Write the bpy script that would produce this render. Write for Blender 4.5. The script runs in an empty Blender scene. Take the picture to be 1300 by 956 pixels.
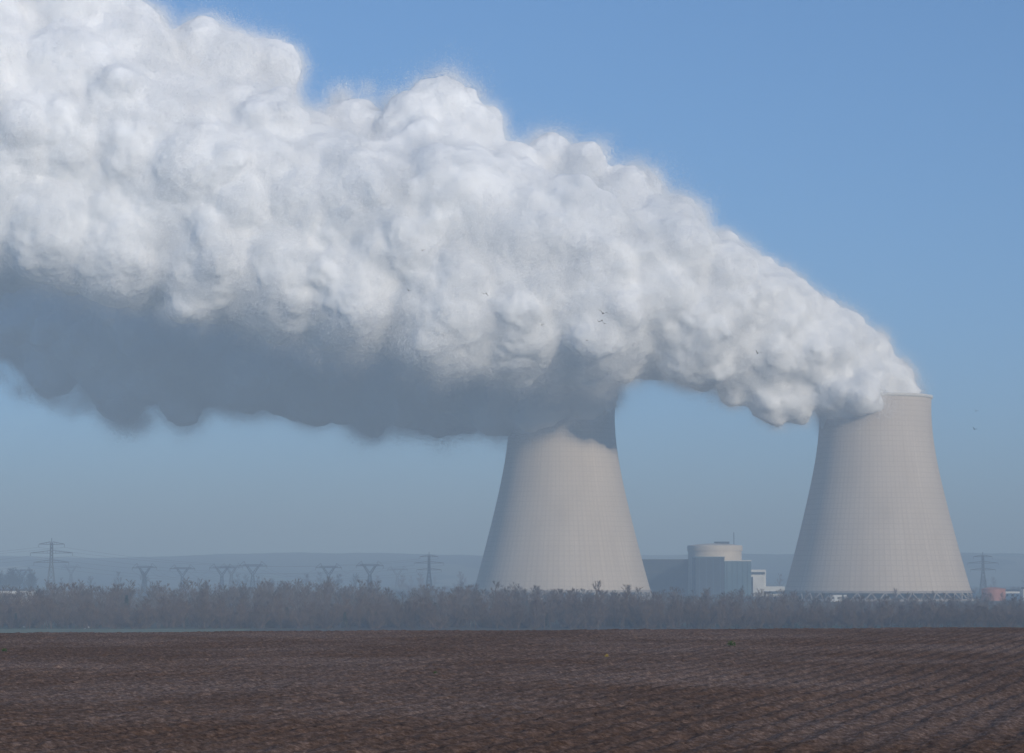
import bpy, bmesh, math, random, time
import numpy as np
from mathutils import Vector, Matrix
T0=time.time()
rng=np.random.default_rng(7); random.seed(7)
scene=bpy.context.scene
col=scene.collection

# ---------------------------------------------------------------- helpers
def mesh_np(name,verts,faces,smooth=False,mat=None):
    verts=np.asarray(verts,dtype=np.float32); faces=np.asarray(faces,dtype=np.int32)
    me=bpy.data.meshes.new(name)
    n=faces.shape[1]
    me.vertices.add(len(verts)); me.vertices.foreach_set('co',verts.ravel())
    me.loops.add(faces.size); me.loops.foreach_set('vertex_index',faces.ravel())
    me.polygons.add(len(faces))
    me.polygons.foreach_set('loop_start',np.arange(0,faces.size,n,dtype=np.int32))
    me.update(calc_edges=True)
    me.polygons.foreach_set('use_smooth',np.full(len(me.polygons),smooth,dtype=bool))
    if mat: me.materials.append(mat)
    return me
def obj(name,data,parent=None,loc=(0,0,0)):
    o=bpy.data.objects.new(name,data); col.objects.link(o); o.location=loc
    if parent: o.parent=parent
    return o
def _h(ix,iy,s):
    n=(ix*374761393+iy*668265263+s*974634777)&0xffffffff
    n=((n^(n>>13))*1274126177)&0xffffffff
    return ((n^(n>>16))&0xffff)/65535.0
def vnoise(x,y,s=0):
    ix=np.floor(x).astype(np.int64); iy=np.floor(y).astype(np.int64)
    fx=x-ix; fy=y-iy; fx=fx*fx*(3-2*fx); fy=fy*fy*(3-2*fy)
    a=_h(ix,iy,s);b=_h(ix+1,iy,s);c=_h(ix,iy+1,s);d=_h(ix+1,iy+1,s)
    return (a*(1-fx)+b*fx)*(1-fy)+(c*(1-fx)+d*fx)*fy
def fbm(x,y,o=4,s=0):
    r=0;a=.5;
    for i in range(o):
        r=r+a*vnoise(x,y,s+i); x=x*2.03+11;y=y*2.03+5;a*=.5
    return r
def sstep(a,b,x):
    t=np.clip((x-a)/(b-a),0,1); return t*t*(3-2*t)
def grid(name,X,Y,Z,mat,smooth=True):
    ny,nx=X.shape
    v=np.stack([X.ravel(),Y.ravel(),Z.ravel()],1)
    i=np.arange(ny*nx).reshape(ny,nx)
    f=np.stack([i[:-1,:-1],i[:-1,1:],i[1:,1:],i[1:,:-1]],-1).reshape(-1,4)
    return mesh_np(name,v,f,smooth,mat)
class MB:
    def __init__(s): s.v=[];s.f=[];s.m=[]
    def add(s,vs,fs,m=0):
        b=len(s.v); s.v+= [tuple(p) for p in vs]; s.f+=[tuple(i+b for i in q) for q in fs]; s.m+=[m]*len(fs)
    def box(s,c,d,m=0,rz=0):
        cx,cy,cz=c;a,b,h=[k/2 for k in d]; cs,sn=math.cos(rz),math.sin(rz)
        vs=[(cx+x*cs-y*sn,cy+x*sn+y*cs,cz+z) for z in(-h,h) for x,y in((-a,-b),(a,-b),(a,b),(-a,b))]
        s.add(vs,[(3,2,1,0),(4,5,6,7),(0,1,5,4),(1,2,6,5),(2,3,7,6),(3,0,4,7)],m)
    def bar(s,p,q,w=.3,w2=None,n=4,m=0):
        p=Vector(p);q=Vector(q);d=(q-p)
        if d.length<1e-6:return
        d.normalize(); u=d.orthogonal().normalized(); v=d.cross(u); w2=w if w2 is None else w2
        vs=[]
        for c,r in((p,w/2),(q,w2/2)):
            for k in range(n):
                a=2*math.pi*k/n+.4; vs.append(c+u*(r*math.cos(a))+v*(r*math.sin(a)))
        s.add(vs,[(k,(k+1)%n,n+(k+1)%n,n+k) for k in range(n)]+[tuple(range(n-1,-1,-1)),tuple(range(n,2*n))],m)
    def lathe(s,prof,n=64,c=(0,0,0),m=0,cap=False):
        vs=[];fs=[]
        for r,z in prof:
            for k in range(n):
                a=2*math.pi*k/n; vs.append((c[0]+r*math.cos(a),c[1]+r*math.sin(a),c[2]+z))
        for j in range(len(prof)-1):
            for k in range(n):
                fs.append((j*n+k,j*n+(k+1)%n,(j+1)*n+(k+1)%n,(j+1)*n+k))
        if cap: fs.append(tuple((len(prof)-1)*n+k for k in range(n)))
        s.add(vs,fs,m)
    def mesh(s,name,mats,smooth=False):
        me=bpy.data.meshes.new(name); me.from_pydata(s.v,[],s.f)
        for m in mats: me.materials.append(m)
        me.polygons.foreach_set('material_index',s.m)
        if smooth: me.polygons.foreach_set('use_smooth',[True]*len(s.f))
        me.update(); return me

# ---------------------------------------------------------------- materials
def newmat(name):
    m=bpy.data.materials.new(name); m.use_nodes=True
    nt=m.node_tree; b=nt.nodes['Principled BSDF']; b.inputs['Specular IOR Level'].default_value=.15
    b.inputs['Roughness'].default_value=.9
    return m,nt,b
def N(nt,t,**k):
    n=nt.nodes.new(t)
    for a,v in k.items(): setattr(n,a,v)
    return n
def ramp(nt,fac,stops):
    r=nt.nodes.new('ShaderNodeValToRGB'); e=r.color_ramp.elements
    while len(e)<len(stops): e.new(.5)
    for i,(p,c) in enumerate(stops): e[i].position=p; e[i].color=(*c,1)
    nt.links.new(fac,r.inputs[0]); return r.outputs[0]
def mat_noise(name,c1,c2,scale=.2,rough=.9,detail=6,bump=0,bd=.1):
    m,nt,b=newmat(name); tc=N(nt,'ShaderNodeTexCoord')
    n=N(nt,'ShaderNodeTexNoise'); n.inputs['Scale'].default_value=scale; n.inputs['Detail'].default_value=detail
    nt.links.new(tc.outputs['Object'],n.inputs['Vector'])
    nt.links.new(ramp(nt,n.outputs['Fac'],[(.35,c1),(.65,c2)]),b.inputs['Base Color'])
    b.inputs['Roughness'].default_value=rough
    return m

def tower_mat():
    m,nt,b=newmat('tower_concrete'); L=nt.links.new
    uv=N(nt,'ShaderNodeUVMap'); sp=N(nt,'ShaderNodeSeparateXYZ'); L(uv.outputs[0],sp.inputs[0])
    def lines(sock,freq,wd):
        a=N(nt,'ShaderNodeMath',operation='MULTIPLY'); L(sock,a.inputs[0]); a.inputs[1].default_value=freq
        f=N(nt,'ShaderNodeMath',operation='FRACT'); L(a.outputs[0],f.inputs[0])
        g=N(nt,'ShaderNodeMath',operation='LESS_THAN'); L(f.outputs[0],g.inputs[0]); g.inputs[1].default_value=wd
        return g.outputs[0]
    lu=lines(sp.outputs[0],96,.18); lv=lines(sp.outputs[1],38,.16)
    mx=N(nt,'ShaderNodeMath',operation='MAXIMUM'); L(lu,mx.inputs[0]); L(lv,mx.inputs[1])
    tc=N(nt,'ShaderNodeTexCoord')
    n1=N(nt,'ShaderNodeTexNoise'); n1.inputs['Scale'].default_value=.035; n1.inputs['Detail'].default_value=7
    L(tc.outputs['Object'],n1.inputs['Vector'])
    mp=N(nt,'ShaderNodeMapping'); mp.inputs['Scale'].default_value=(160,2.2,1); L(uv.outputs[0],mp.inputs[0])
    n2=N(nt,'ShaderNodeTexNoise'); n2.inputs['Scale'].default_value=1; n2.inputs['Detail'].default_value=4; L(mp.outputs[0],n2.inputs['Vector'])
    ad=N(nt,'ShaderNodeMath',operation='ADD'); L(n1.outputs['Fac'],ad.inputs[0]); L(n2.outputs['Fac'],ad.inputs[1])
    hf=N(nt,'ShaderNodeMath',operation='MULTIPLY'); L(ad.outputs[0],hf.inputs[0]); hf.inputs[1].default_value=.5
    c=ramp(nt,hf.outputs[0],[(.3,(.53,.445,.355)),(.7,(.67,.575,.475))])
    mix=N(nt,'ShaderNodeMix',data_type='RGBA'); mix.inputs[7].default_value=(.40,.33,.265,1)
    s=N(nt,'ShaderNodeMath',operation='MULTIPLY'); L(mx.outputs[0],s.inputs[0]); s.inputs[1].default_value=.42
    L(s.outputs[0],mix.inputs[0]); L(c,mix.inputs[6]); L(mix.outputs[2],b.inputs['Base Color'])
    return m
M_tower=tower_mat()
M_rim=mat_noise('rim_concrete',(.62,.58,.52),(.72,.68,.62),.3)
M_base=mat_noise('base_concrete',(.3,.26,.22),(.4,.35,.3),.3)
M_dark=mat_noise('inlet_dark',(.06,.06,.06),(.10,.10,.095),.3)
M_white=mat_noise('white_cladding',(.6,.6,.58),(.72,.72,.7),.1)
M_cream=mat_noise('cream_concrete',(.60,.51,.40),(.70,.60,.48),.08)
M_slate=mat_noise('slate_cladding',(.035,.05,.07),(.055,.072,.095),.05)
M_teal=mat_noise('teal_cladding',(.08,.14,.18),(.12,.19,.23),.05,rough=.4)
M_orange=mat_noise('rust_paint',(.38,.15,.09),(.46,.19,.13),.2)
M_steel=mat_noise('weathered_steel',(.055,.06,.065),(.09,.09,.09),.3,rough=.6)
M_bark=mat_noise('bark_twigs',(.085,.055,.037),(.185,.125,.087),.35)
M_evergreen=mat_noise('evergreen_needles',(.03,.045,.025),(.06,.075,.04),.4)
M_bird=mat_noise('dark_feathers',(.02,.02,.02),(.04,.04,.04),3)
M_gull=mat_noise('white_feathers',(.7,.7,.7),(.8,.8,.8),3)
M_weed=mat_noise('weed_leaves',(.035,.08,.02),(.07,.12,.03),6)
M_dry=mat_noise('dry_leaves',(.4,.3,.06),(.5,.38,.1),6)

# ---------------------------------------------------------------- terrain
def gz(x,y):
    base=16.08+x*.0054*sstep(300,100,np.abs(x))
    t=np.clip(y-166,0,20); drop=t*t*.0015+np.clip(y-186,0,None)*.06
    z=base-drop
    z=np.where(z>2,z,2*np.exp(np.clip((z-2)/2,-30,0)))
    return z
def m_ground():
    m,nt,b=newmat('plain_grass_and_soil'); L=nt.links.new; tc=N(nt,'ShaderNodeTexCoord')
    n=N(nt,'ShaderNodeTexNoise'); n.inputs['Scale'].default_value=.006; n.inputs['Detail'].default_value=9; L(tc.outputs['Object'],n.inputs['Vector'])
    L(ramp(nt,n.outputs['Fac'],[(.35,(.09,.06,.04)),(.5,(.10,.09,.055)),(.65,(.07,.10,.04))]),b.inputs['Base Color']); return m
xs=np.concatenate([-np.geomspace(30000,200,40),np.linspace(-190,190,60),np.geomspace(200,30000,40)])
ys=np.concatenate([np.linspace(-3000,-60,12),np.linspace(-50,620,140),np.geomspace(650,32000,60)])
X,Y=np.meshgrid(xs,ys)
Z=gz(X,Y)-.35*(1-sstep(206,240,Y))*(np.abs(X)<125)*(Y>15)
ground=obj('ground',grid('ground',X,Y,Z,m_ground()))

def m_soil():
    m,nt,b=newmat('ploughed_soil'); L=nt.links.new; tc=N(nt,'ShaderNodeTexCoord')
    n=N(nt,'ShaderNodeTexNoise'); n.inputs['Scale'].default_value=.10; n.inputs['Detail'].default_value=8; L(tc.outputs['Object'],n.inputs['Vector'])
    n2=N(nt,'ShaderNodeTexNoise'); n2.inputs['Scale'].default_value=5; n2.inputs['Detail'].default_value=8; n2.inputs['Roughness'].default_value=.8; L(tc.outputs['Object'],n2.inputs['Vector'])
    c1=ramp(nt,n2.outputs['Fac'],[(.36,(.056,.030,.017)),(.5,(.158,.089,.055)),(.64,(.32,.198,.135))])
    c2=ramp(nt,n2.outputs['Fac'],[(.36,(.084,.050,.033)),(.5,(.225,.143,.102)),(.64,(.44,.315,.245))])
    f=ramp(nt,n.outputs['Fac'],[(.4,(0,0,0)),(.65,(1,1,1))])
    mx=N(nt,'ShaderNodeMix',data_type='RGBA'); L(f,mx.inputs[0]); L(c1,mx.inputs[6]); L(c2,mx.inputs[7]); L(mx.outputs[2],b.inputs['Base Color'])
    bp=N(nt,'ShaderNodeBump'); bp.inputs['Strength'].default_value=1; bp.inputs['Distance'].default_value=.06
    L(n2.outputs['Fac'],bp.inputs['Height']); L(bp.outputs[0],b.inputs['Normal'])
    b.inputs['Specular IOR Level'].default_value=.05
    return m
def furrow(X,Y):
    a=math.radians(17)
    s=X*math.cos(a)-Y*math.sin(a)+1.2*fbm(X*.03,Y*.03,2,5)
    return np.sin(s*2*math.pi/.95)+.3*np.sin(s*2*math.pi/1.9+1)
xs=np.concatenate([np.linspace(-120,-46,90)[:-1],np.linspace(-46,46,800),np.linspace(46,120,90)[1:]])
k=np.arange(0,1300); ys=22*np.exp(k*.0020); ys=ys[ys<214]
X,Y=np.meshgrid(xs,ys)
Z=gz(X,Y)+.040*furrow(X,Y)*(.5+.9*fbm(X*.11,Y*.05,3,9))+.15*(fbm(X*2.6,Y*2.6,3,2)-.45)+.14*(fbm(X*.25,Y*.25,3,4)-.45)+.06*(rng.random(X.shape)-.5)
field=obj('ploughed_field',grid('ploughed_field',X,Y,Z,m_soil()))

M_green=mat_noise('winter_wheat',(.14,.155,.085),(.18,.195,.11),.05)
xs=np.linspace(-1500,-95,60);ys=np.linspace(480,892,40);X,Y=np.meshgrid(xs,ys)
obj('green_field',grid('green_field',X,Y,gz(X,Y)+.06,M_green))

def m_hill():
    m,nt,b=newmat('hill_fields_and_woods'); L=nt.links.new; tc=N(nt,'ShaderNodeTexCoord')
    mp=N(nt,'ShaderNodeMapping'); mp.inputs['Scale'].default_value=(1,.35,1); L(tc.outputs['Object'],mp.inputs[0])
    v=N(nt,'ShaderNodeTexVoronoi'); v.inputs['Scale'].default_value=.003; L(mp.outputs[0],v.inputs['Vector'])
    n=N(nt,'ShaderNodeTexNoise'); n.inputs['Scale'].default_value=.0035; n.inputs['Detail'].default_value=9; L(mp.outputs[0],n.inputs['Vector'])
    sp=N(nt,'ShaderNodeSeparateColor'); L(v.outputs['Color'],sp.inputs[0])
    c1=ramp(nt,sp.outputs[0],[(.0,(.05,.045,.035)),(.5,(.05,.07,.03)),(1,(.32,.27,.20))])
    f=ramp(nt,n.outputs['Fac'],[(.47,(0,0,0)),(.51,(1,1,1))])
    mx=N(nt,'ShaderNodeMix',data_type='RGBA'); L(f,mx.inputs[0]); L(c1,mx.inputs[6]); mx.inputs[7].default_value=(.015,.015,.013,1)
    L(mx.outputs[2],b.inputs['Base Color']); return m
xs=np.linspace(-6000,6000,700);ys=np.linspace(4000,9500,120);X,Y=np.meshgrid(xs,ys)
Z=-4+sstep(4000,5600,Y)*(46+44*fbm(X*.0009,Y*.0004,3,3)+9*fbm(X*.01,Y*.004,4,8)-.0016*X)+3*(fbm(X*.03,Y*.01,3,1)-.5)*sstep(4200,5500,Y)
Z=Z-sstep(8200,9500,Y)*90
obj('distant_hills',grid('distant_hills',X,Y,Z,m_hill()))

# ---------------------------------------------------------------- cooling towers
PZ=[9,20,38.5,55,70.5,86,102,116,128,140,150,157]
PR=[71,67.9,63,58.8,55,51.3,48,45.7,44.2,43.2,43.1,43.5]
ZB=6.5
def cooling_tower(loc,name='cooling_tower'):
    e=obj(name,None,loc=loc)
    nz,nu=60,180
    zz=np.linspace(ZB,157,nz)
    cf=np.polyfit(np.array(PZ),np.array(PR),4); rr=np.polyval(cf,zz)
    for inner in(0,1):
        r=rr-(.9 if inner else 0)
        a=np.linspace(0,2*math.pi,nu+1)
        A,Zg=np.meshgrid(a,zz); R=np.repeat(r[:,None],nu+1,1)
        me=grid('shell',R*np.cos(A),R*np.sin(A),Zg,M_tower)
        uvl=me.uv_layers.new(name='UVMap')
        vi=np.empty(len(me.loops),dtype=np.int32); me.loops.foreach_get('vertex_index',vi)
        uv=np.stack([A.ravel()[vi]/(2*math.pi),(Zg.ravel()[vi]-ZB)/150],1).astype(np.float32)
        uvl.data.foreach_set('uv',uv.ravel())
        obj('inner_shell' if inner else 'shell',me,e)
    rt=rr[-1]; b=MB()
    b.lathe([(rt-1.6,157),(rt-1.6,158.2),(rt+1.1,158.2),(rt+1.1,156.4),(rt+.05,155.6)],180)
    obj('rim',b.mesh('rim',[M_rim],True),e)
    b=MB()
    n=44; rb=rr[0]
    b.lathe([(rb-1.2,ZB-.6),(rb+.5,ZB-.6),(rb+.5,ZB+.8),(rb-.0,ZB+1.3)],120)
    for i in range(n):
        a0=2*math.pi*i/n
        for da in(-.5,.5):
            a1=a0+da*2*math.pi/n
            b.bar((rb*math.cos(a1),rb*math.sin(a1),ZB-.4),((rb+3)*math.cos(a0),(rb+3)*math.sin(a0),0),1.0,n=6)
    b.lathe([(rb+7,0),(rb+7,1.6),(rb+6.4,1.6),(rb+6.4,0)],120)
    obj('lintel_and_columns',b.mesh('columns',[M_base]),e)
    b=MB(); b.lathe([(rb-9,0),(rb-9,ZB+.5)],60); b.lathe([(0,ZB+.5),(rb-2,ZB+.5)],60)
    obj('fill_pack',b.mesh('fill',[M_dark]),e)
    return e
cooling_tower((40.5,1963,0)); cooling_tower((283,1880,0))

# ---------------------------------------------------------------- steam plumes
def m_steam():
    m=bpy.data.materials.new('steam'); m.use_nodes=True; nt=m.node_tree
    nt.nodes.remove(nt.nodes['Principled BSDF'])
    d=nt.nodes.new('ShaderNodeBsdfDiffuse'); d.inputs[0].default_value=(.92,.915,.91,1)
    nt.links.new(d.outputs[0],nt.nodes['Material Output'].inputs[0])
    return m
M_steam=m_steam()
def ico(sub):
    bm=bmesh.new(); bmesh.ops.create_icosphere(bm,subdivisions=sub,radius=1)
    v=np.array([p.co[:] for p in bm.verts],dtype=np.float32); f=np.array([[q.index for q in p.verts] for p in bm.faces],dtype=np.int32); bm.free(); return v,f
I2=ico(2); I3=ico(3)
def rdir(n):
    d=rng.normal(size=(n,3)); return d/np.linalg.norm(d,axis=1)[:,None]
def fleck_mesh(name,pos,size,bias):
    """droplet flecks: tiny randomly turned triangles, on average facing along bias"""
    n=len(pos); nn=rdir(n)*.8+bias; u=rdir(n); w=np.cross(nn,u); w/=np.linalg.norm(w,axis=1)[:,None]+1e-9; u=np.cross(w,nn); u/=np.linalg.norm(u,axis=1)[:,None]+1e-9
    s=size[:,None]
    v=np.stack([pos+u*s,pos-u*s*.5+w*s*.87,pos-u*s*.5-w*s*.87],1).reshape(-1,3)
    return mesh_np(name,v,np.arange(3*n).reshape(-1,3),False,M_steam)
def patches(NP,sig,hm,lo,hi):
    out=[]
    for i in range(4):
        h=rng.exponential(1,NP)*hm
        pos=np.concatenate([rng.normal(size=(NP,2))*sig,(h+rng.normal(size=NP)*.5)[:,None]],1)
        out.append(bpy.data.objects.new('droplet_patch',fleck_mesh('droplet_patch',pos,rng.uniform(lo,hi,NP),np.array([[0,0,1.]]))))
    return out
PATCH=patches(230,3.2,3.0,.13,.27)
PATCHB=patches(640,5.4,4.6,.15,.29)
PUFF=[]
for i in range(2):
    pos=rng.normal(size=(2400,3))*6
    PUFF.append(bpy.data.objects.new('droplet_puff',fleck_mesh('droplet_puff',pos,rng.uniform(.15,.30,2400),np.zeros((1,3)))))
def scatter(name,pos,nrm,scl,proto,parent):
    me=bpy.data.meshes.new(name); me.vertices.add(len(pos)); me.vertices.foreach_set('co',np.asarray(pos,np.float32).ravel())
    a=me.attributes.new('nrm','FLOAT_VECTOR','POINT'); a.data.foreach_set('vector',np.asarray(nrm,np.float32).ravel())
    a=me.attributes.new('scl','FLOAT','POINT'); a.data.foreach_set('value',np.asarray(scl,np.float32).ravel())
    me.update(); o=obj(name,me,parent)
    g=bpy.data.node_groups.new(name,'GeometryNodeTree')
    g.interface.new_socket('Geometry',in_out='INPUT',socket_type='NodeSocketGeometry'); g.interface.new_socket('Geometry',in_out='OUTPUT',socket_type='NodeSocketGeometry')
    gi=g.nodes.new('NodeGroupInput'); go=g.nodes.new('NodeGroupOutput')
    mp=g.nodes.new('GeometryNodeMeshToPoints'); ip=g.nodes.new('GeometryNodeInstanceOnPoints'); oi=g.nodes.new('GeometryNodeObjectInfo'); oi.inputs['Object'].default_value=proto
    n1=g.nodes.new('GeometryNodeInputNamedAttribute'); n1.data_type='FLOAT_VECTOR'; n1.inputs['Name'].default_value='nrm'
    n2=g.nodes.new('GeometryNodeInputNamedAttribute'); n2.data_type='FLOAT'; n2.inputs['Name'].default_value='scl'
    al=g.nodes.new('FunctionNodeAlignRotationToVector'); al.axis='Z'
    L=g.links.new
    L(gi.outputs[0],mp.inputs['Mesh']); L(mp.outputs[0],ip.inputs['Points']); L(oi.outputs['Geometry'],ip.inputs['Instance'])
    L(n1.outputs['Attribute'],al.inputs['Vector']); L(al.outputs['Rotation'],ip.inputs['Rotation']); L(n2.outputs['Attribute'],ip.inputs['Scale']); L(ip.outputs[0],go.inputs[0])
    m=o.modifiers.new('scatter','NODES'); m.node_group=g
    return o
def plume(name,path,extra=[],s2=10,s3=4,voxel=2.0,mat=None,xsplit=9999,rough=9,npuff=120,psc=(.5,1.1)):
    path=np.array(path,float)
    seg=np.linalg.norm(np.diff(path[:,:3],axis=0),axis=1); s=np.concatenate([[0],np.cumsum(seg)])
    balls=[]; t=0
    while t<s[-1]:
        c=np.array([np.interp(t,s,path[:,k]) for k in range(3)]); r=np.interp(t,s,path[:,3])
        balls.append((c,r*.78))
        for _ in range(3):
            d=rdir(1)[0]; rr=r*rng.uniform(.3,.48); balls.append((c+d*(r-rr)*rng.uniform(.8,1.05),rr))
        t+=r*.2
    for e in extra: balls.append((np.array(e[:3],float),e[3]))
    C=np.array([b[0] for b in balls]);R=np.array([b[1] for b in balls])
    def child(C,R,n,lo,hi,off):
        idx=np.repeat(np.arange(len(C)),n); d=rdir(len(idx)); r=R[idx]*rng.uniform(lo,hi,len(idx))
        return C[idx]+d*(R[idx]*off)[:,None],r
    C2,R2=child(C,R,s2,.26,.46,.78); C3,R3=child(C2,R2,s3,.3,.5,.8)
    keep=R3>2; C3,R3=C3[keep],R3[keep]
    vs=[];fs=[];o=0
    for (cc,rr,I) in((C,R,I3),(C2,R2,I3),(C3,R3,I2)):
        v=(I[0][None]*rr[:,None,None]+cc[:,None,:]).reshape(-1,3); n=len(I[0])
        f=(I[1][None]+(np.arange(len(cc))*n)[:,None,None]).reshape(-1,3)+o
        vs.append(v);fs.append(f);o+=len(v)
    me=mesh_np(name,np.concatenate(vs),np.concatenate(fs),False,mat)
    ob=obj(name,me)
    m=ob.modifiers.new('remesh','REMESH'); m.mode='VOXEL'; m.voxel_size=voxel; m.use_smooth_shade=True
    m=ob.modifiers.new('sm','SMOOTH'); m.factor=.5; m.iterations=26
    for nm,tp,sc,st in(('a','CLOUDS',28,rough),('b','VORONOI',14,-1.2),('c','CLOUDS',6,1.5)):
        tx=bpy.data.textures.new(name+nm,tp); tx.noise_scale=sc
        if tp=='CLOUDS': tx.noise_depth=3
        m=ob.modifiers.new(nm,'DISPLACE'); m.texture=tx; m.strength=st; m.mid_level=.5; m.texture_coords='GLOBAL'
    dg=bpy.context.evaluated_depsgraph_get(); ev=ob.evaluated_get(dg)
    me2=bpy.data.meshes.new_from_object(ev); ob.modifiers.clear(); ob.data=me2; bpy.data.meshes.remove(me)
    nv=len(me2.vertices); co=np.empty(nv*3,np.float32); me2.vertices.foreach_get('co',co); co=co.reshape(-1,3)
    no=np.empty(nv*3,np.float32); me2.vertices.foreach_get('normal',no); no=no.reshape(-1,3)
    # close to the mouth the steam is crisp; farther downwind its skin is thicker and softer
    far=rng.random(nv)<sstep(xsplit+60,xsplit-60,co[:,0])
    area=np.where(far,70.,24.); pick=rng.random(nv)<voxel*voxel*.9/area
    for fl,pt in((False,PATCH),(True,PATCHB)):
        idx=np.nonzero(pick&(far==fl))[0]
        if len(idx)==0: continue
        fr=fbm(co[idx,0]*.02+co[idx,1]*.013,co[idx,2]*.02,3,12)
        sc=(.8+.45*np.clip((fr-.3)*2,0,1)); q=rng.integers(0,4,len(idx))
        for j in range(4):
            k=idx[q==j]; scatter('droplets',co[k]-no[k]*.4,no[k]+rng.normal(size=(len(k),3))*.15,sc[q==j],pt[j],ob)
    ok=np.nonzero((co[:,0]<160)&(np.abs(no[:,1])<.8))[0]
    k=rng.choice(ok,npuff)
    for j in range(2):
        kk=k[j::2]; scatter('fringe',co[kk]+no[kk]*3,rdir(len(kk)),rng.uniform(*psc,len(kk)),PUFF[j],ob)
    return ob,nv
def wisp(pts,n,mat,parent):
    pts=np.array(pts,float); pos=[];sc=[]
    for _ in range(n):
        t=rng.uniform(0,len(pts)-1.001); i=int(t); c=pts[i]*(1-t+i)+pts[i+1]*(t-i)
        pos.append(c[:3]+rng.normal(size=3)*c[3]*.5); sc.append(rng.uniform(.5,1.2))
    for j in range(2): scatter('wisp',pos[j::2],rdir(len(pos[j::2])),sc[j::2],PUFF[j],parent)
def P(px,py,d,rpx):   # survey: bearing and range -> world metres
    k=d/3069.; return ((px-650)*k,d,20+(729-py)*k,rpx*k)
A=[(275,1878,138,36),(268,1872,158,40),P(1075,478,1866,50),P(1020,440,1862,74),P(950,415,1860,97),P(860,385,1855,125),P(750,360,1850,150),
   P(650,345,1850,160),P(550,310,1850,170),P(450,300,1850,165),P(340,280,1850,165),P(250,240,1850,178),P(150,205,1850,195),P(40,180,1850,195),P(-80,140,1850,215),P(-240,100,1850,240)]
exA=[P(560,135,1850,42),P(520,150,1840,40),P(745,205,1850,28),P(700,200,1860,32),P(600,170,1850,42),P(990,365,1860,30),P(1070,425,1866,32),P(1105,450,1868,32),P(1135,480,1868,30),P(1155,497,1865,17),P(1095,500,1835,26),P(1060,500,1845,28),
     P(800,250,1850,42),P(860,285,1850,36),P(650,215,1850,40),P(450,160,1860,40),P(340,85,1860,42),P(285,80,1850,50),P(250,60,1850,45),P(355,75,1860,24),P(130,60,1850,70),P(80,20,1850,80),
     P(-20,265,1790,75),P(60,285,1790,75),P(150,310,1800,78),P(270,330,1800,75),P(360,350,1800,74),P(450,370,1800,76),P(570,400,1800,80),P(660,400,1810,82),P(750,400,1810,78),
     P(975,505,1850,30),P(1010,508,1850,28),P(935,495,1852,24),P(985,528,1850,15)]
pa,na=plume('steam_plume',A,exA,voxel=2.0,mat=M_steam,xsplit=120,rough=11,npuff=220)
B=[(34,1963,136,34),(24,1958,154,40),P(668,500,1955,56),P(610,475,1980,80),P(500,475,2010,86),P(400,462,2030,84),P(300,445,2050,84),P(200,435,2070,86),P(100,425,2090,76),P(0,400,2110,60),P(-120,370,2130,55),P(-250,350,2130,55)]
exB=[P(230,515,2060,28),P(150,500,2070,34),P(560,535,1990,22),P(470,530,2010,26),P(60,470,2080,32),P(695,508,1918,32),P(672,528,1922,22),P(738,500,1925,32),P(762,502,1945,24)]
pb,nb=plume('steam_plume',B,exB,voxel=2.3,mat=M_steam,xsplit=500,rough=17,npuff=240,psc=(.6,1.4))
wisp([P(-40,440,2050,8),P(15,485,2050,8),P(60,512,2050,8),P(130,515,2050,12),P(190,540,2050,12)],40,M_steam,pb)
wisp([P(425,130,1870,10),P(440,105,1870,10),P(480,112,1870,8)],8,M_steam,pa)

# ---------------------------------------------------------------- power station
KS=1.09
ps=obj('nuclear_reactor_building',None,loc=(0,0,-1.8)); ps.scale=(KS,KS,KS)
b=MB()
cx,cy=174,2080
b.lathe([(23,0),(23,40),(23.7,40),(23.7,44.2),(23.0,44.8),(17,45.6),(11,46.2),(5,46.5),(.1,46.6)],48,(cx,cy,0),0)
obj('containment',b.mesh('containment',[M_cream],False),ps)
b=MB()
b.box((cx-9,2040,17),(24,40,34),0); b.box((cx+14.2,2038,15.5),(22,36,31),1)
b.box((cx-9,2040,34.4),(25,41,.8),1); b.box((cx+14.2,2038,31.4),(23,37,.8),2)
for i in range(5): b.box((cx+5+i*4.3,2019.8,15.5),(.25,.4,31),0)
for i in range(4): b.box((cx-18+i*5.8,2019.8,17),(.3,.4,34),1)
b.box((cx+32,2045,12),(13,30,24),2); b.box((cx+31,2024,9),(9,10,18),2)
b.box((cx+44,2040,5),(20,24,10),2); b.box((cx+32,2029.6,21),(11,.5,2),0); b.box((cx+44,2027.6,5),(17,.5,2),0)
b.box((cx+6,2079,46.5),(12,12,3),0)
b.bar((cx+16,2075,42),(cx+16,2075,56),.6)
obj('auxiliary_blocks',b.mesh('aux',[M_slate,M_teal,M_white]),ps)
th=obj('turbine_hall',None,loc=(0,0,-1.8)); th.scale=(KS,KS,KS)
b=MB(); b.box((122,2120,16),(66,80,32),0); b.box((122,2120,32.5),(67,81,1),1)
for i in range(12): b.box((92+i*5.4,2079.7,16),(.4,.5,32),1)
b.box((122,2079.6,22),(66,.5,1.2),1)
obj('hall_block',b.mesh('hall',[M_slate,M_steel]),th)
tk=obj('storage_tank',None,loc=(367,1850,0))
b=MB(); b.lathe([(9,0),(9,8.6),(9.2,8.6),(9.2,9),(5,10),(.1,10.4)],40)
for i in range(10):
    a=i*.3-2.6; b.bar((9.3*math.cos(a),9.3*math.sin(a),9),(9.3*math.cos(a),9.3*math.sin(a),10.1),.12)
obj('tank',b.mesh('tank',[M_orange]),tk)
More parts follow.
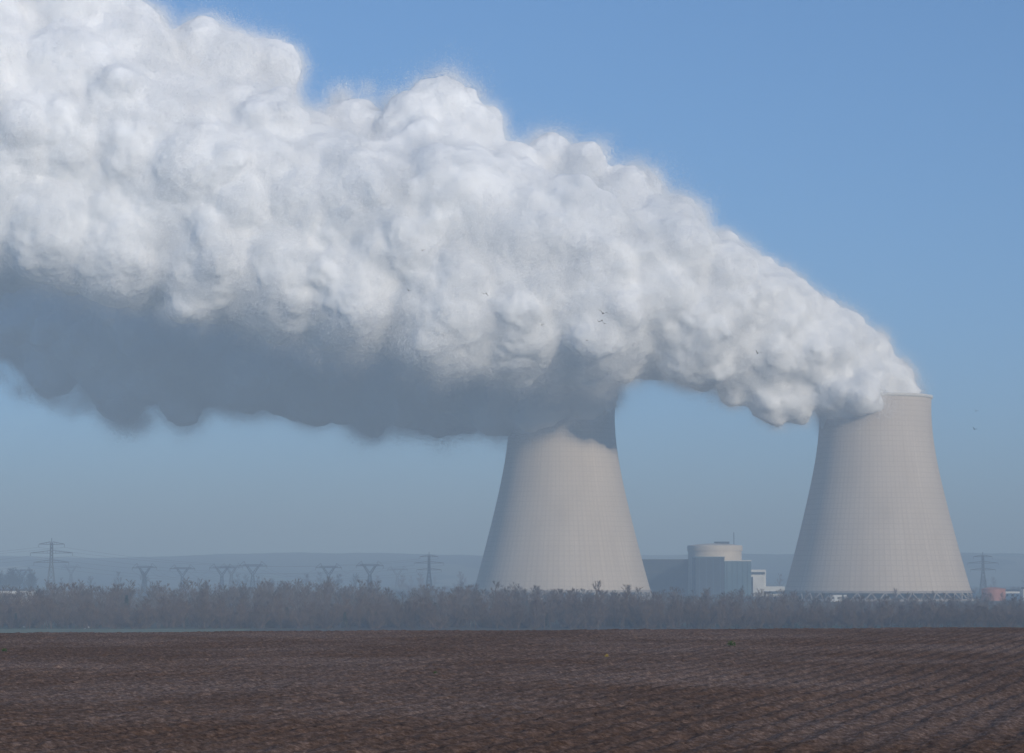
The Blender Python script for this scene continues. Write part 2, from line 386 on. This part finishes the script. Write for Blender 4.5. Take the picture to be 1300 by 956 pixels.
for i,(x,y,w,dd,h) in enumerate([(352,1870,8,10,6),(384,1880,16,12,7),(395,1860,8,8,9),(240,1790,12,10,5),(-350,1700,30,14,8.5)]):
    w0=obj('industrial_shed',None,loc=(x,y,0)); b=MB()
    b.box((0,0,h/2),(w,dd,h),0); b.add([(-w/2-.3,-dd/2-.3,h+.01),(w/2+.3,-dd/2-.3,h+.01),(w/2+.3,dd/2+.3,h+.01),(-w/2-.3,dd/2+.3,h+.01),(-w/2-.3,0,h+1.5),(w/2+.3,0,h+1.5)],[(0,1,5,4),(2,3,4,5),(0,4,3),(1,2,5)],1)
    for k2 in range(int(w//4)): b.box((-w/2+2.2+k2*4,-dd/2-.05,h*.55),(1.6,.2,1.4),2)
    obj('shed_body',b.mesh('shed',[M_white,M_steel,M_dark]),w0)

# ---------------------------------------------------------------- pylons
def pylon(loc,h,kind,rz=0,sc=1):
    e=obj('electricity_pylon',None,loc=loc); e.rotation_euler=(0,0,rz)
    b=MB(); w=.6*sc
    def leg(z0,a0,z1,a1,n):
        for i in range(n):
            za=z0+(z1-z0)*i/n;zb=z0+(z1-z0)*(i+1)/n;ra=a0+(a1-a0)*i/n;rb=a0+(a1-a0)*(i+1)/n
            ca=[(-ra,-ra,za),(ra,-ra,za),(ra,ra,za),(-ra,ra,za)];cb=[(-rb,-rb,zb),(rb,-rb,zb),(rb,rb,zb),(-rb,rb,zb)]
            for k in range(4):
                b.bar(ca[k],cb[k],w); b.bar(ca[k],cb[(k+1)%4],w*.6); b.bar(ca[(k+1)%4],cb[k],w*.6); b.bar(cb[k],cb[(k+1)%4],w*.6)
    if kind==0:
        leg(0,h*.085,h*.55,h*.025,6); leg(h*.55,h*.025,h*.92,h*.018,6)
        b.bar((0,0,h*.92),(0,0,h),w)
        for z,l in((.58,.30),(.74,.36),(.89,.22)):
            for s in(-1,1):
                for yy in(-1,1):
                    b.bar((s*h*.02,yy*h*.02,h*z),(s*h*l,0,h*(z+.005)),w*.8); b.bar((s*h*.02,yy*h*.02,h*(z+.045)),(s*h*l,0,h*(z+.005)),w*.8)
                for q in range(1,5): 
                    xx=s*h*l*q/5; b.bar((xx,0,h*z),(xx,0,h*(z+.045*(1-q/5))),w*.5)
                b.bar((s*h*l,0,h*z),(s*h*l,0,h*(z-.05)),.35*sc)
    else:
        leg(0,h*.1,h*.6,h*.03,6)
        for s in(-1,1):
            for yy in(-1,1):
                b.bar((s*h*.03,yy*h*.03,h*.6),(s*h*.2,yy*h*.02,h*.86),w); b.bar((s*h*.0,yy*h*.03,h*.66),(s*h*.15,yy*h*.02,h*.86),w*.7)
                for q in range(4): b.bar((s*h*(.03+.0425*q),yy*h*.025,h*(.6+.065*q)),(s*h*(.02+.04*q),yy*h*.025,h*(.68+.06*q)),w*.5)
            b.bar((s*h*.2,0,h*.86),(s*h*.26,0,h),w*.8); b.bar((s*h*.42,0,h*.86),(s*h*.26,0,h),w*.6)
            for xx in(.42,.14): b.bar((s*h*xx,0,h*.86),(s*h*xx,0,h*.79),.35*sc)
        for yy in(-.02,.02):
            b.bar((-h*.42,0,h*.86),(h*.42,0,h*.86),w); b.bar((-h*.3,yy*h,h*.9),(h*.3,yy*h,h*.9),w*.7)
        for q in range(-6,6): b.bar((q*h*.05,0,h*.86),((q+1)*h*.05,0,h*.9),w*.5)
    obj('lattice',b.mesh('lattice',[M_steel]),e); return e
PY=[(67,2200,53,0),(545,2400,42,0),(185,2400,31,1),(233,2450,30,1),(283,2500,31,1),(295,2800,33,1),(322,2400,33,1),(418,2400,31,1),(470,2350,33,1),(1246,2400,42,0),(30,2700,28,1),(92,3300,34,1),(505,3000,30,1)]
tops=[]
for i,(px,d,h,kd) in enumerate(PY):
    x=(px-650)*d/3069; pylon((x,d,0),h,kd,rz=.3*math.sin(i*2.1),sc=1.15 if kd else 1.0); tops.append((x,d,h,kd))
b=MB()
def span(p,q,sag=8,n=14):
    pts=[Vector(p).lerp(Vector(q),t/n)-Vector((0,0,sag*4*(t/n)*(1-t/n))) for t in range(n+1)]
    for u,v in zip(pts[:-1],pts[1:]): b.bar(u,v,.14,n=3)
chain=[2,3,4,6,7,8]
for i,j in zip(chain[:-1],chain[1:]):
    for o in(-.42,.14,.42):
        p=tops[i];q=tops[j]; span((p[0]+o*p[2],p[1],p[2]*.79),(q[0]+o*q[2],q[1],q[2]*.79))
for z,l in((.53,.3),(.69,.36),(.84,.22)):
    for s in(-1,1):
        p=tops[0];q=tops[1]; span((p[0]+s*l*p[2],p[1],p[2]*z),(q[0]+s*l*q[2],q[1],q[2]*z),12)
        span((p[0]+s*l*p[2],p[1],p[2]*z),(p[0]-380,p[1]-120,p[2]*z),12)
obj('power_lines',b.mesh('power_lines',[M_steel]))

# ---------------------------------------------------------------- bare trees
def bare_tree(seed,h,shrub=False,tw=420):
    r=random.Random(seed); b=MB()
    lean=Vector((r.uniform(-.06,.06),r.uniform(-.06,.06),1))
    tips=[]
    if not shrub: 
        b.bar((0,0,-.5),lean*h*.55,.42,.2,5); b.bar(lean*h*.55,lean*h,.2,.05,4)
    nb=26 if not shrub else 22
    for i in range(nb):
        t=r.uniform(.15,.95) if not shrub else r.uniform(0,.1)
        a=r.uniform(0,6.283); up=r.uniform(.7,1.8)
        d=Vector((math.cos(a),math.sin(a),up)).normalized()
        L=h*(.36*(1.15-t)+.05)*r.uniform(.8,1.2) if not shrub else h*r.uniform(.6,1)
        p=lean*h*t if not shrub else Vector((r.uniform(-1,1),r.uniform(-1,1),0)); q=p+d*L
        b.bar(p,q,.13,.05,3)
        for k in range(5):
            tt=r.uniform(.3,1); p2=p.lerp(q,tt); d2=(d+Vector((r.uniform(-1,1),r.uniform(-1,1),r.uniform(-.2,.8)))*.7).normalized(); q2=p2+d2*L*.4
            b.bar(p2,q2,.07,.03,3); tips.append((p2,q2,d2))
    for i in range(tw):
        p2,q2,d2=r.choice(tips); p=p2.lerp(q2,r.random())
        d=(d2+Vector((r.uniform(-1,1),r.uniform(-1,1),r.uniform(-.3,1)))*.8).normalized(); l=r.uniform(.4,1.3)
        s=d.orthogonal().normalized()*r.uniform(.02,.05)
        b.add([p-s,p+s,p+d*l],[(0,1,2)])
    return b.mesh('bare_tree_mesh',[M_bark])
def conifer(seed,h):
    r=random.Random(seed); b=MB(); b.bar((0,0,-.5),(0,0,h),.5,.05,5,1)
    for i in range(700):
        t=r.random()**.8; z=h*(.08+.92*t); R=h*.2*(1-t)+.2; a=r.uniform(0,6.283); rr=R*r.uniform(.4,1)
        p=Vector((rr*math.cos(a),rr*math.sin(a),z)); d=Vector((math.cos(a),math.sin(a),-.3)); s=Vector((-math.sin(a),math.cos(a),r.uniform(-.4,.4)))*r.uniform(.2,.5)
        b.add([p-s,p+s,p+d*r.uniform(.5,1.1)],[(0,1,2)])
    return b.mesh('conifer_mesh',[M_evergreen,M_bark])
TV=[bare_tree(i,12,tw=750) for i in range(7)]; SV=[bare_tree(20+i,5,True,800) for i in range(3)]; CV=[conifer(40+i,12) for i in range(2)]
belt=obj('bare_tree_belt',None)
def put(me,x,y,s):
    o=bpy.data.objects.new('tree',me); col.objects.link(o); o.parent=belt; o.location=(x,y,float(gz(np.float64(x),np.float64(y)))); o.rotation_euler=(0,0,random.uniform(0,6.28)); sz=s*random.uniform(.9,1.15); o.scale=(s,s,sz)
cnt=0
for i in range(3500):
    y=random.choice([random.uniform(893,960),random.uniform(900,1250),random.uniform(1000,1500)]); x=random.uniform(-.29,.29)*y
    px=650+x/y*3069
    dens=.6+.8*float(fbm(np.float64(x*.02),np.float64(y*.02),3,31))
    if random.random()>dens: continue
    hs=float(1.12-.3*sstep(560,1000,px))*(.62+.8*float(fbm(np.float64(x*.02),np.float64(y*.006),2,77)))
    if y<960: hs*=.75
    u=random.random()
    if u<.62: put(random.choice(TV),x,y,hs*random.uniform(.75,1.12))
    elif u<.985: put(random.choice(SV),x,y,random.uniform(.7,1.25))
    else: put(random.choice(CV),x,y,hs*random.uniform(.5,.85))
    cnt+=1
for i in range(500):
    y=random.uniform(2300,3600); x=random.uniform(-.27,.27)*y
    if 2000<y<2420 and 60<x<260: continue
    if fbm(np.float64(x*.004),np.float64(y*.004),2,50)<.38: continue
    put(random.choice(SV+TV[:2]),x,y,random.uniform(1,1.7)); cnt+=1
for i in range(90):
    y=random.uniform(2300,2600); x=random.uniform(-.24,-.197)*y; put(random.choice(TV),x,y,random.uniform(1.3,1.9))

# ---------------------------------------------------------------- weeds in the field
def weed(x,y,s,mat,seed):
    r=random.Random(seed); b=MB()
    for i in range(160):
        a=r.uniform(0,6.28); e=r.uniform(.1,1.4); rr=s*r.uniform(.1,.8); p=Vector((rr*math.cos(a)*math.cos(e),rr*math.sin(a)*math.cos(e),rr*math.sin(e)))
        d=p.normalized()*s*r.uniform(.15,.4); sd=d.orthogonal().normalized()*s*.06
        b.add([p,p+d*.5+sd,p+d,p+d*.5-sd],[(0,1,2,3)])
    o=obj('weed_clump',b.mesh('weed',[mat]),loc=(x,y,float(gz(np.float64(x),np.float64(y)))+.08))
weed(11.6,129,.3,M_weed,1); weed(-26.3,126,.18,M_weed,2); weed(4.4,113,.14,M_dry,3); weed(-3,95,.1,M_weed,4)

# ---------------------------------------------------------------- birds
def bird(x,y,z,span,flap,head,mat,name='flying_bird'):
    b=MB(); s=span/2
    prof=[(-.42,.01),(-.3,.05),(-.1,.085),(.1,.09),(.25,.06),(.33,.055),(.4,.05),(.46,.015),(.52,.004)]
    n=8;vs=[];fs=[]
    for t,r in prof:
        for k in range(n):
            a=2*math.pi*k/n; vs.append((t*s*.9,r*s*math.cos(a),r*s*.9*math.sin(a)))
    for j in range(len(prof)-1):
        for k in range(n): fs.append((j*n+k,j*n+(k+1)%n,(j+1)*n+(k+1)%n,(j+1)*n+k))
    b.add(vs,fs)
    b.add([(-.3*s,-.04*s,0),(-.3*s,.04*s,0),(-.62*s,.1*s,0),(-.66*s,0,0),(-.62*s,-.1*s,0)],[(0,1,2,3,4)])
    for sg in(-1,1):
        w=[(.18,.06,0),(.2,.45,flap),(.1,.8,flap*.9),(-.08,1.0,flap*.6),(-.1,.8,flap*.85),(-.1,.45,flap*.95),(-.14,.06,0)]
        b.add([(p[0]*s,sg*p[1]*s,p[2]*s) for p in w],[(0,1,5,6),(1,2,4,5),(2,3,4)])
    o=obj(name,b.mesh('bird',[mat]),loc=(x,y,z)); o.rotation_euler=(.35,.1,head)
for i,(px,py,w,fl) in enumerate([(535,316,8,.4),(766,397,12,.35),(765,406,10,-.4),(963,448,9,.5),(688,412,8,.5),(617,371,7,-.4),(1240,522,6,.5),(1238,545,6,.4),(745,432,6,.45),(518,368,6,.5)]):
    d=380; kk=d/3069
    bird((px-650)*kk,d,20+(729-py)*kk,w*kk*1.35,fl,1.57+.4*math.sin(i*3),M_bird)
for i in range(16):
    x=random.uniform(-230,-150);y=random.uniform(865,888); bird(x,y,random.uniform(.5,1.2),1.3,.4,random.uniform(0,6),M_gull,'gull')

# ---------------------------------------------------------------- haze
b=MB(); b.box((0,8000,137),(30000,20000,286))
m=bpy.data.materials.new('haze_air'); m.use_nodes=True; nt=m.node_tree; nt.nodes.remove(nt.nodes['Principled BSDF'])
HD=.00047
vs=nt.nodes.new('ShaderNodeVolumeScatter'); vs.inputs['Color'].default_value=(.52,.70,.90,1); vs.inputs['Density'].default_value=HD; vs.inputs['Anisotropy'].default_value=-.2
va=nt.nodes.new('ShaderNodeVolumeAbsorption'); va.inputs['Color'].default_value=(.76,.90,1,1); va.inputs['Density'].default_value=HD
ad=nt.nodes.new('ShaderNodeAddShader'); nt.links.new(vs.outputs[0],ad.inputs[0]); nt.links.new(va.outputs[0],ad.inputs[1])
nt.links.new(ad.outputs[0],nt.nodes['Material Output'].inputs['Volume'])
obj('atmospheric_haze',b.mesh('haze',[m]))

# ---------------------------------------------------------------- light, sky, camera
AZ=math.radians(33);EL=math.radians(17)
sd=Vector((math.sin(AZ)*math.cos(EL),-math.cos(AZ)*math.cos(EL),math.sin(EL)))
l=bpy.data.lights.new('sun','SUN'); l.energy=3.3; l.angle=math.radians(.5); l.color=(1,.92,.82)
so=obj('sun',l); so.rotation_euler=sd.to_track_quat('Z','Y').to_euler()
w=bpy.data.worlds.new('World'); scene.world=w; w.use_nodes=True; nt=w.node_tree
sk=nt.nodes.new('ShaderNodeTexSky'); sk.sky_type='NISHITA'; sk.sun_disc=False; sk.sun_elevation=EL; sk.sun_rotation=math.atan2(sd.x,sd.y)
sk.air_density=1.0; sk.dust_density=0; sk.ozone_density=6.0
tc=nt.nodes.new('ShaderNodeTexCoord'); va=nt.nodes.new('ShaderNodeVectorMath'); va.operation='ADD'; va.inputs[1].default_value=(0,0,.11)
vn=nt.nodes.new('ShaderNodeVectorMath'); vn.operation='NORMALIZE'
nt.links.new(tc.outputs['Generated'],va.inputs[0]); nt.links.new(va.outputs[0],vn.inputs[0]); nt.links.new(vn.outputs[0],sk.inputs['Vector'])
bg=nt.nodes['Background']; bg.inputs[1].default_value=.15; nt.links.new(sk.outputs[0],bg.inputs[0])
cam=bpy.data.cameras.new('camera'); cam.lens=85; cam.sensor_width=36; cam.clip_end=60000; cam.clip_start=.5
co=obj('camera',cam,loc=(0,0,20)); co.rotation_euler=(math.radians(90+4.68),0,0); scene.camera=co
scene.view_settings.view_transform='Standard'; scene.view_settings.look='None'; scene.view_settings.exposure=0
print('done',time.time()-T0,na,nb)
